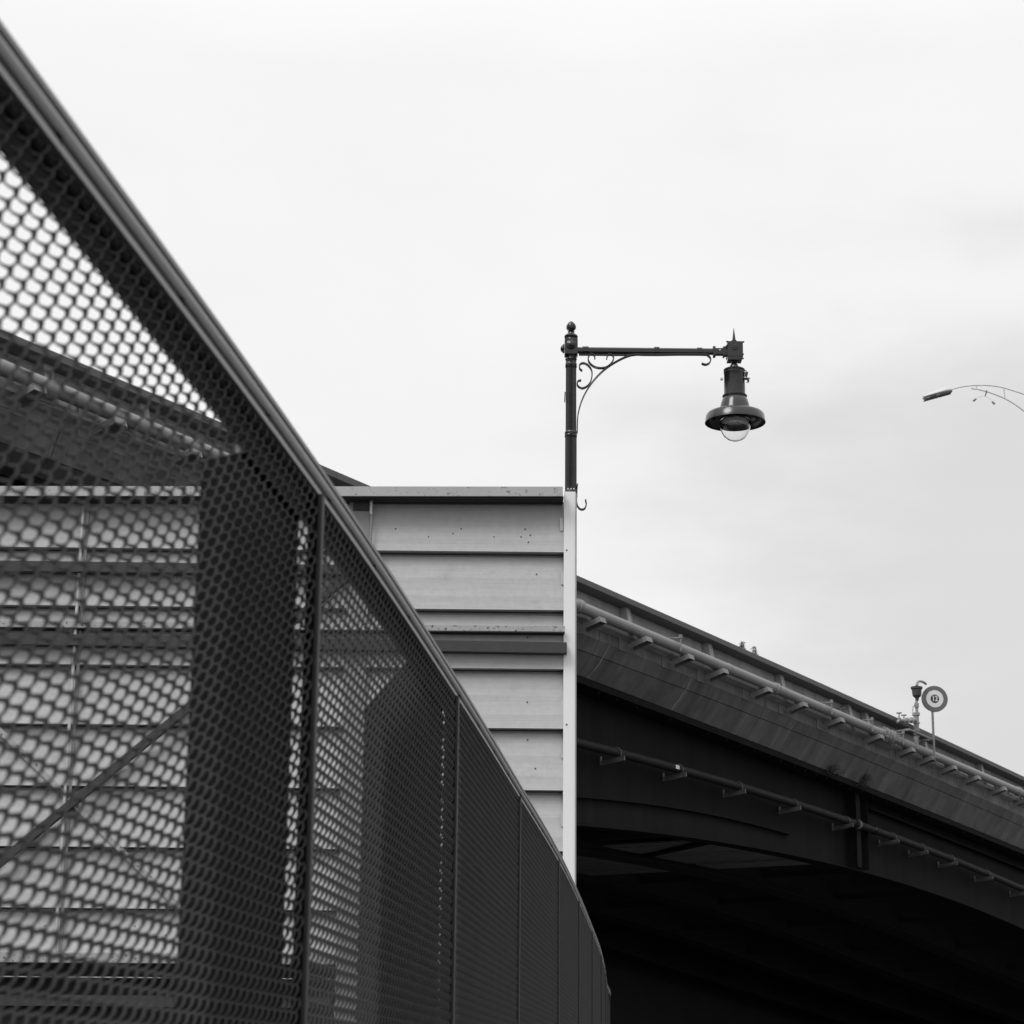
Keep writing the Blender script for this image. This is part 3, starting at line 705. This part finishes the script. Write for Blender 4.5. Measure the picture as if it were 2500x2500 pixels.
MB().box(bpt(s, GN + .345, (ztopw(s) + arch(s)) / 2), (.16, .012, (ztopw(s) - arch(s)) / 2), (BU, BN, Z)).build('stiffener_flange', M['girder'], bridge)
# further girders, cross frames, deck slab
GS = 4.6
for k in range(1, 5):
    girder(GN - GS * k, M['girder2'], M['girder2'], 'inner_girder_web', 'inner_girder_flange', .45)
strip([(-1.95, lz(Ls, -.02)), (-1.95, lz(Ls, -.14)), (-22.0, lz(Ls, -.14)), (-22.0, lz(Ls, -.02))], S0, S1, 'deck_slab', M['girder2'])
strip([(-22.0, lz(Lrail)), (-22.0, lz(Ls, -.2)), (-22.4, lz(Ls, -.2)), (-22.4, lz(Lrail))], S0, S1, 'far_parapet', M['conc'])
for q in range(-56, 90, 6):
    for k in range(4):
        mb = MB(); n0 = GN - GS * k; n1 = n0 - GS
        zt = Ls.z(q) - .5; zb = arch(q) + .35
        if zt - zb < .4: continue
        for zq in (zb, zt): MB().box(bpt(q, (n0 + n1) / 2, zq), (.10, GS / 2 - .03, .10), (BU, BN, Z)).build('cross_beam', M['girder2'], bridge)
# diagonal lateral brace seen under the arch
for q in (4.0, 10.0):
    a_, b2 = bpt(q, GN - .3, arch(q) + .05), bpt(q + 3.2, GN - GS + .3, arch(q + 3.2) + .05)
    d = (b2 - a_); ln = d.length; d.normalize(); sd_ = d.cross(Z).normalized()
    MB().box((a_ + b2) / 2, (ln / 2, .16, .02), (d, sd_, sd_.cross(d))).build('lateral_brace', M['girder'], bridge)
# plank shielding hung between the girders
sA = on_b(1955, 2118, GN)[0]
plank_src = {}
for k, (q0, q1) in enumerate(((sA - 4.2, sA + 1.2), (sA + 1.6, sA + 3.0))):
    q = q0
    rnd = random.Random(5 + k)
    while q < q1:
        w = .115
        for g_ in range(3):
            n0 = GN - GS * g_ - .35; n1 = GN - GS * (g_ + 1) + .35
            zc = arch(sA) + .10 + rnd.uniform(-.012, .012)
            MB().box(bpt(q, (n0 + n1) / 2, zc), (w - .006, (n0 - n1) / 2, .025), (BU, BN, Z)).build('shield_plank', M['plank'], bridge)
        q += 2 * w
# masonry abutment closing the space behind the girders
ab = MB().box(bpt((S0 + S1) / 2, -22.9, 4.0), ((S1 - S0) / 2, .45, 4.6), (BU, BN, Z)).build('abutment_wall', M['stone'], bridge)
for q in (S0 + 1, S1 - 1):
    MB().box(bpt(q, -11, 3.6), (1.0, 11, 3.6), (BU, BN, Z)).build('pier', M['stone'], bridge)

# ------------------------------------------------------------------ upper pipe on brackets
pipe = thing('water_pipe', 'pale grey pipe carried on steel brackets below the bridge parapet', 'pipe', tuple(Lpipe.p(0)))
RPi = .135
MB().tube([Lpipe.p(s) for s in ss(S0, on_b(2150, 1800, .42)[0], 1.0)], RPi, 20).build('pipe_run', M['pipe'], pipe, True)
sv = on_b(2150, 1800, .42)[0]
MB().tube([Lpipe.p(s) for s in ss(sv, S1, 1.0)], RPi, 20).build('pipe_run', M['pipe'], pipe, True)
def ring_at(Lx, s, r, w, nm, m, par):
    c = Lx.p(s); d = (Lx.p(s + .1) - Lx.p(s - .1)).normalized()
    return MB().lathe([(r * .9, -w), (r, -w * .9), (r, -w * .2), (r * .93, -w * .15), (r * .93, w * .15), (r, w * .2), (r, w * .9), (r * .9, w)], c, d, 20).build(nm, m, par, True)
for x in (1411, 1888, 1774, 1906, 2462):
    ring_at(Lpipe, on_b(x, 1485, .42)[0], RPi + (.035 if x in (1411, 1888, 2462) else .012), .09, 'coupling', M['pipe'], pipe)
tips = [112 - 205, 112, 307, 490, 655, 806, 950, 1085, 1215, 1342] + [1475, 1588, 1690, 1774, 1882, 1968, 2058, 2154, 2231, 2280, 2333, 2391, 2455, 2516, 2580]
br_src = None
for i, x in enumerate(tips):
    y = 1500 + (x - 1473) * .436
    s, z = on_b(x, y, .62)
    s -= .16
    zt = Lpipe.z(s) - RPi - .01
    mb = MB()
    # channel arm: top plate, two flanges
    tn = (BN + Z * .30).normalized(); tz = BU.cross(tn).normalized(); tz = tz if tz.z > 0 else -tz
    bc = bpt(s, .66, zt) - tn * .28
    mb.box(bc - tz * .008, (.15, .28, .008), (BU, tn, tz))
    mb.box(bc - tz * .072 - BU * .142, (.008, .28, .056), (BU, tn, tz)); mb.box(bc - tz * .072 + BU * .142, (.008, .28, .056), (BU, tn, tz))
    mb.box(bc + tn * .272 - tz * .072, (.134, .008, .056), (BU, tn, tz))
    mb.box(bc - tz * .028, (.134, .26, .006), (BU, tn, tz))
    o = mb.build('pipe_bracket', M['brk'], bridge)
    mb = MB(); mb.box(bpt(s - .15, .010, zt - .01), (.20, .009, .30), (BU, BN, Z)); mb.build('bracket_plate', M['brk'], bridge)
    # bolted shoe on the ledge above the pipe
    q = s + .55; zz_ = Lrail.z(q) - .80
    mb = MB(); mb.box(bpt(q, .225, zz_ - .03), (.26, .02, .05), (BU, BN, Z))
    mb.box(bpt(q - .2, .19, zz_ + .045), (.025, .03, .04), (BU, BN, Z)); mb.box(bpt(q + .2, .19, zz_ + .045), (.025, .03, .04), (BU, BN, Z))
    mb.build('ledge_shoe', M['brk'], bridge)
for x in (1662, 2031, 2130, 2206):
    s = on_b(x, 1500 + (x - 1473) * .436, .62)[0]; zt = Lpipe.z(s) - RPi
    mb = MB(); mb.tube([bpt(s, .62, zt - .02), bpt(s, .62, zt + .36)], .022, 8); mb.tube([bpt(s, .62, zt + .32), bpt(s - .1, .2, zt + .34)], .022, 8); mb.box(bpt(s, .62, zt + .36), (.035, .035, .05), (BU, BN, Z))
    mb.build('pipe_restraint', M['brk'], bridge)

# ------------------------------------------------------------------ lower pipe
pipe2 = thing('lower_pipe', 'dark pipe on short galvanised brackets along the black girder web', 'pipe', tuple(Lp2.p(0)))
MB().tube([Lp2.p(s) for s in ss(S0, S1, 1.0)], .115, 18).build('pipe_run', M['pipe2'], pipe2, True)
for x, y in ((2086, 2010), (2094, 2013), (2134, 2030)):
    ring_at(Lp2, on_b(x, y, -.85)[0], .15, .05, 'coupling', M['pipe2'] if x != 2094 else M['brk2'], pipe2)
s = on_b(1653, 1883, -.75)[0]; c = Lp2.p(s); MB().box(c + BN * .118 + Z * .01, (.10, .004, .05), (BU, BN, Z)).build('paper_tag', M['signw'], pipe2)
s = on_b(2142, 2034, -.75)[0]; c = Lp2.p(s); MB().box(c + BN * .118 + Z * .02, (.08, .004, .03), (BU, BN, Z)).build('paper_tag', M['signw'], pipe2)
for i, x in enumerate([1180, 1350] + [1524, 1675, 1820, 1955, 2083, 2195, 2266, 2337, 2424, 2508, 2600]):
    y = 1812 + (x - 1406) * .325
    s, z = on_b(x, y, -.62); zt = Lp2.z(s) - .115
    mb = MB()
    tn = (BN + Z * .13).normalized(); tz = BU.cross(tn).normalized(); tz = tz if tz.z > 0 else -tz; bc = bpt(s, -.62, zt + .02) - tn * .34
    mb.box(bc - tz * .03, (.022, .34, .030), (BU, tn, tz)); mb.box(bc - tz * .09, (.022, .34, .024), (BU, tn, tz)); mb.box(bc - tz * .06 - BU * .016, (.006, .34, .05), (BU, tn, tz))
    mb.build('pipe_bracket', M['brk2'], bridge)
    MB().box(bpt(s, GN + .014, zt - .07), (.035, .012, .11), (BU, BN, Z)).build('bracket_plate', M['brk2'], bridge)
    c = Lp2.p(s)
    MB().tube([c + BN * .15 - Z * .16, c + BN * .15 + Z * .02, c + BN * .09 + Z * .10, c + Z * .135, c - BN * .1 + Z * .09, c - BN * .15 - Z * .1], .008, 6).build('u_bolt', M['brk2'], pipe2)
    # rust run on the web beneath
# ------------------------------------------------------------------ air valve and round sign on the pipe
def BP(cx, cy, n): s, z = on_b(1900 + cx / 3.22, 1500 + cy / 3.22, n); return bpt(s, n, z)
VN = .50
valve = thing('air_valve', 'air release valve with dark cup, bent outlet and two hand wheels on the bridge pipe', 'valve', tuple(BP(1085, 1030, VN)))
m1 = (BP(1000, 900, VN) - BP(900, 900, VN)).length / 100      # metres per enlarged unit, horizontal along face
mz = (BP(1000, 900, VN) - BP(1000, 1000, VN)).length / 100
def vl(prof, x, m, nm, par=None, n=20):
    zs = [BP(x, cy, VN).z for _, cy in prof]; b0 = BP(x, prof[0][1], VN)
    return MB().lathe([(r * mz, z) for (r, _), z in zip(prof, zs)], Vector((b0.x, b0.y, 0)), Z, n).build(nm, m, par or valve, True)
vl([(20, 910), (20, 862), (28, 860), (28, 850), (21, 848), (21, 800), (30, 797), (30, 776), (22, 774), (8, 770)], 1088, M['valve'], 'riser')
vl([(12, 775), (12, 735), (18, 732), (18, 700), (12, 696), (10, 680)], 1090, M['valve'], 'riser')
vl([(8, 682), (14, 672), (14, 660), (34, 640), (38, 600), (38, 590), (46, 588), (46, 572), (10, 566), (10, 560)], 1092, M['valved'], 'valve_cup')
ptsb = [(1092, 566), (1092, 545), (1098, 530), (1115, 525), (1140, 532), (1160, 546)]
MB().tube(curve([BP(x, y, VN) for x, y in ptsb], 4), 10 * mz, 10).build('outlet', M['valve'], valve, True)
MB().tube([BP(1085, 1060, VN), BP(1082, 1010, VN), BP(1080, 985, VN), BP(1088, 960, VN), BP(1088, 905, VN)], 22 * mz, 14).build('branch_elbow', M['valve'], valve, True)
for cy in (945, 915, 965, 1000):
    MB().lathe([(30 * mz, -.012), (30 * mz, .012)], BP(1086, cy, VN), Z, 14).build('flange', M['valve'], valve)
mb = MB()
mb.tube([BP(1085, 830, VN), BP(1010, 835, VN), BP(950, 830, VN), BP(935, 848, VN)], [16 * mz, 13 * mz, 11 * mz, 9 * mz], 12)
mb.lathe([(24 * mz, -.015), (24 * mz, .015)], BP(1045, 832, VN), BU, 12); mb.lathe([(24 * mz, -.015), (24 * mz, .015)], BP(1010, 836, VN), BU, 12)
mb.build('side_branch', M['valve'], valve, True)
for cx, cy in ((950, 775), (988, 792)):
    c = BP(cx, cy, VN); b2 = BP(cx, cy + 55, VN)
    mb = MB(); mb.tube([b2, c], 5 * mz, 8); mb.lathe([(14 * mz, 0), (16 * mz, .05), (6 * mz, .12)], b2, Z, 12); mb.build('gate_stem', M['valve'], valve, True)
    R_ = 20 * mz; mb = MB(); rp = [c + Vector((math.cos(t) * R_, math.sin(t) * R_, 0)) for t in [2 * PI * k / 16 for k in range(17)]]
    mb.tube(rp, 3.2 * mz, 6); mb.tube([c - X * R_, c + X * R_], 2.5 * mz, 6); mb.tube([c - Y_ * R_, c + Y_ * R_], 2.5 * mz, 6)
    mb.build('hand_wheel', M['valve'], valve, True)
MB().tube([BP(1082, 712, VN), BP(1060, 722, VN), BP(1057, 765, VN)], 2.6 * mz, 6).build('lever', M['valved'], valve)
# big flanged joint and clamp beside it (part of the pipe)
for cx, r in ((812, .17), (830, .22), (852, .22), (878, .22), (905, .18)):
    s, _ = on_b(1900 + cx / 3.22, 1795, .42); ring_at(Lpipe, s, r, .045, 'joint_flange', M['pipe'], pipe)
for cx in (812, 835, 880, 902):
    s, _ = on_b(1900 + cx / 3.22, 1795, .42); c = Lpipe.p(s)
    for k in range(8):
        a = 2 * PI * k / 8 + .3; MB().box(c + BN * (.21 * math.cos(a)) + Z * (.21 * math.sin(a)), (.045, .022, .022), (BU, BN, Z)).build('joint_bolt', M['pipe'], pipe)
# support frame behind the valve
mb = MB(); mb.tube([BP(870, 928, .1), BP(1030, 905, .75), BP(1215, 985, .62)], 9 * mz, 8); mb.tube([BP(1105, 995, .1), BP(1215, 985, .62)], 9 * mz, 8)
mb.build('support_frame', M['brk'], bridge)
sign = thing('round_sign', 'round sign with dark ring, white centre and number 12 on a pole', 'sign', tuple(BP(1228, 1130, .68)))
SN = .68
pa, pb_ = BP(1228, 1140, SN), BP(1225, 775, SN)
pb_.x, pb_.y = pa.x, pa.y
MB().tube([pa, pb_ + Z * .4], 9.5 * mz, 10).build('sign_post', M['brk'], sign, True)
cs = BP(1222, 671, SN) + Vector((0, -.16, 0)); rs = 103 * mz
fd = (EYE - cs); fd.z = 0; fd.normalize()
fd = (Matrix.Rotation(math.radians(14), 3, 'Z') @ fd)
MB().lathe([(rs, -.05), (rs * 1.0, -.03), (rs * .985, -.028), (rs * .985, -.002), (rs, 0), (rs, .02)], cs, fd, 64).build('sign_disc', M['signg'], sign, True)
MB().lathe([(rs * .66, .0205), (rs * .66, .0245)], cs, fd, 64).build('white_band', M['signw'], sign)
MB().lathe([(rs * .33, .0245), (rs * .33, .0285)], cs, fd, 48).build('centre_disc', M['signk'], sign)
tcu = bpy.data.curves.new('number', 'FONT'); tcu.body = '12'; tcu.size = rs * .56; tcu.align_x = 'CENTER'; tcu.align_y = 'CENTER'; tcu.extrude = .002; tcu.offset = rs * .012
to = bpy.data.objects.new('number_tmp', tcu); col.objects.link(to)
bpy.context.view_layer.update()
me = bpy.data.meshes.new_from_object(to); col.objects.unlink(to); bpy.data.objects.remove(to)
me.materials.append(M['signw'])
right = Z.cross(fd).normalized(); pc_ = cs + fd * .031
mw = Matrix(((right.x * .82, Z.x, fd.x, pc_.x), (right.y * .82, Z.y, fd.y, pc_.y), (right.z * .82, Z.z, fd.z, pc_.z), (0, 0, 0, 1)))
me.transform(mw); link('number', me, sign)
MB().box((BP(1228, 1120, SN) + BP(1228, 1135, SN)) / 2, (.05, .12, .03), (BU, BN, Z)).build('post_clamp', M['brk'], sign)

# ------------------------------------------------------------------ weeds
def weed(label, base, h, w, n, m, rnd, group=None):
    n *= 4
    o = thing('weed', label, 'plant', tuple(base), group)
    mb = MB()
    for k in range(n):
        a = rnd.uniform(0, 2 * PI); t = rnd.random(); r = w * rnd.random() ** .8 * (1 - .5 * t)
        c = Vector(base) + Vector((math.cos(a) * r, math.sin(a) * r, h * t))
        d = Vector((rnd.uniform(-1, 1), rnd.uniform(-1, 1), rnd.uniform(-.3, 1))).normalized(); e = d.cross(Vector((rnd.uniform(-1, 1), rnd.uniform(-1, 1), rnd.uniform(-1, 1)))).normalized()
        l = rnd.uniform(.5, 1) * .038
        mb.add([c, c + d * l + e * l * .55, c + d * l * 2, c + d * l - e * l * .55], [(0, 1, 2, 3)])
    lf = mb.build('leaves', m, o); lf['kind'] = 'stuff'
    mb = MB()
    for k in range(5):
        a = rnd.uniform(0, 2 * PI); mb.tube([base, Vector(base) + Vector((math.cos(a) * w * .5, math.sin(a) * w * .5, h * .8))], .006, 5)
    mb.build('stem', m, o)
rnd = random.Random(11)
s1 = on_b(1812, 1583, .1); s2 = on_b(1842, 1596, .1)
weed('small leafy weed growing on the bridge cap, left one of the pair', bpt(s1[0], .1, Lrail.z(s1[0])), .27, .11, 34, M['weed'], rnd)
weed('small leafy weed growing on the bridge cap, right one of the pair', bpt(s2[0], .1, Lrail.z(s2[0])), .29, .13, 36, M['weed'], rnd)
s3 = on_b(2108, 1893, -.5)
weed('dark bushy weed at the open joint of the sloping concrete edge', bpt(s3[0], -.45, Ls.z(s3[0]) - .10), .36, .30, 160, M['weedd'], rnd)
s4 = on_b(2030, 1868, -.5)
weed('low trailing weed along the concrete edge left of the open joint', bpt(s4[0], -.5, Ls.z(s4[0]) - .10), .26, .42, 120, M['weedd'], rnd)
s5 = on_b(2035, 1700, .0)
weed('dry grassy weed on the parapet ledge above the pipe', bpt(s5[0], .10, Lrail.z(s5[0]) - .8), .40, .5, 120, M['weed'], rnd)

# ------------------------------------------------------------------ far highway lamp
HY = 60.0
def HP(cx, cy, dy=0): return at_y(2200 + cx / 6.44, 900 + cy / 6.44, HY) + Vector((0, dy, 0))
hm = HY / FPX / 6.44
hl = thing('highway_lamp', 'pale twin-tube highway lamp reaching in from the right edge against the sky', 'street lamp', tuple(HP(2900, 5000)))
base = HP(2900, 5000); base.z = 0
MB().tube(curve([HP(790, 330), HP(920, 293), HP(1100, 268), HP(1290, 262), HP(1450, 272), HP(1620, 303), HP(1800, 360), HP(1932, 405), HP(2250, 560), HP(2600, 800), HP(2860, 1150)], 6), [10 * hm] * 61, 10).build('upper_arm', M['hwy'], hl, True)
MB().tube(curve([HP(1100, 312), HP(1200, 325), HP(1340, 360), HP(1500, 415), HP(1650, 480), HP(1800, 570), HP(1932, 668), HP(2250, 930), HP(2550, 1300), HP(2860, 1900)], 6), 11 * hm, 10).build('lower_arm', M['hwy'], hl, True)
MB().tube([HP(1180, 275), HP(1192, 320)], 8 * hm, 8).build('strut', M['hwy'], hl, True)
MB().tube([HP(1612, 300), HP(1634, 470)], 10 * hm, 8).build('strut', M['hwy'], hl, True)
top = HP(2880, 1100); MB().tube([Vector((top.x, HY, 0)), top], [.14, .09], 14).build('mast', M['hwy'], hl, True)
# cobra head: flat tapered shell, seen from below
mb = MB(); A_, B_ = HP(795, 340), HP(350, 462); d = (B_ - A_); ln = d.length; d.normalize(); sdv = Y_; upv = d.cross(sdv).normalized(); upv = upv if upv.z > 0 else -upv
tilt = Matrix.Rotation(math.radians(0), 3, d)
rings = []
for t, w, h in ((0, .05, .04), (.06, .12, .09), (.2, .17, .13), (.4, .19, .12), (.7, .19, .09), (.95, .17, .07), (1.0, .12, .05)):
    c = A_ + d * (ln * t)
    rings.append([c + sdv * (w * math.cos(a)) + upv * (h * math.sin(a) * (1 if math.sin(a) > 0 else .5)) for a in [2 * PI * k / 14 for k in range(14)]])
head = MB().sweep(rings).build('lamp_head', M['hwy'], hl, True)
mb = MB()
for t0, t1, m_ in ((.04, .45, 'hwyd'), (.47, .62, 'brk'), (.63, .80, 'hwyd'), (.81, .98, 'brk')):
    c = A_ + d * (ln * (t0 + t1) / 2) - upv * .062
    MB().box(c, (ln * (t1 - t0) / 2, .165, .012), (d, sdv, upv)).build('lens', M[m_], head)
mb = MB(); mb.tube([HP(1345, 345), HP(1322, 435)], [14 * hm, 7 * hm], 8); mb.build('clamp', M['hwyd'], hl)
MB().tube(curve([HP(1160, 490), HP(1210, 455), HP(1290, 432), HP(1350, 448), HP(1400, 485), HP(1430, 520)], 5), 2.6 * hm, 6).build('sensor_bow', M['hwy'], hl, True)
for a, b_ in (((1182, 470), (1132, 510)), ((1430, 515), (1472, 560))):
    p, q = HP(*a), HP(*b_); MB().tube([p, p.lerp(q, .1), p.lerp(q, .85), q], [5 * hm, 17 * hm, 20 * hm, 12 * hm], 12).build('sensor', M['pilaster'], hl, True)

for o in bpy.data.objects:
    if '_w' in o: del o['_w']
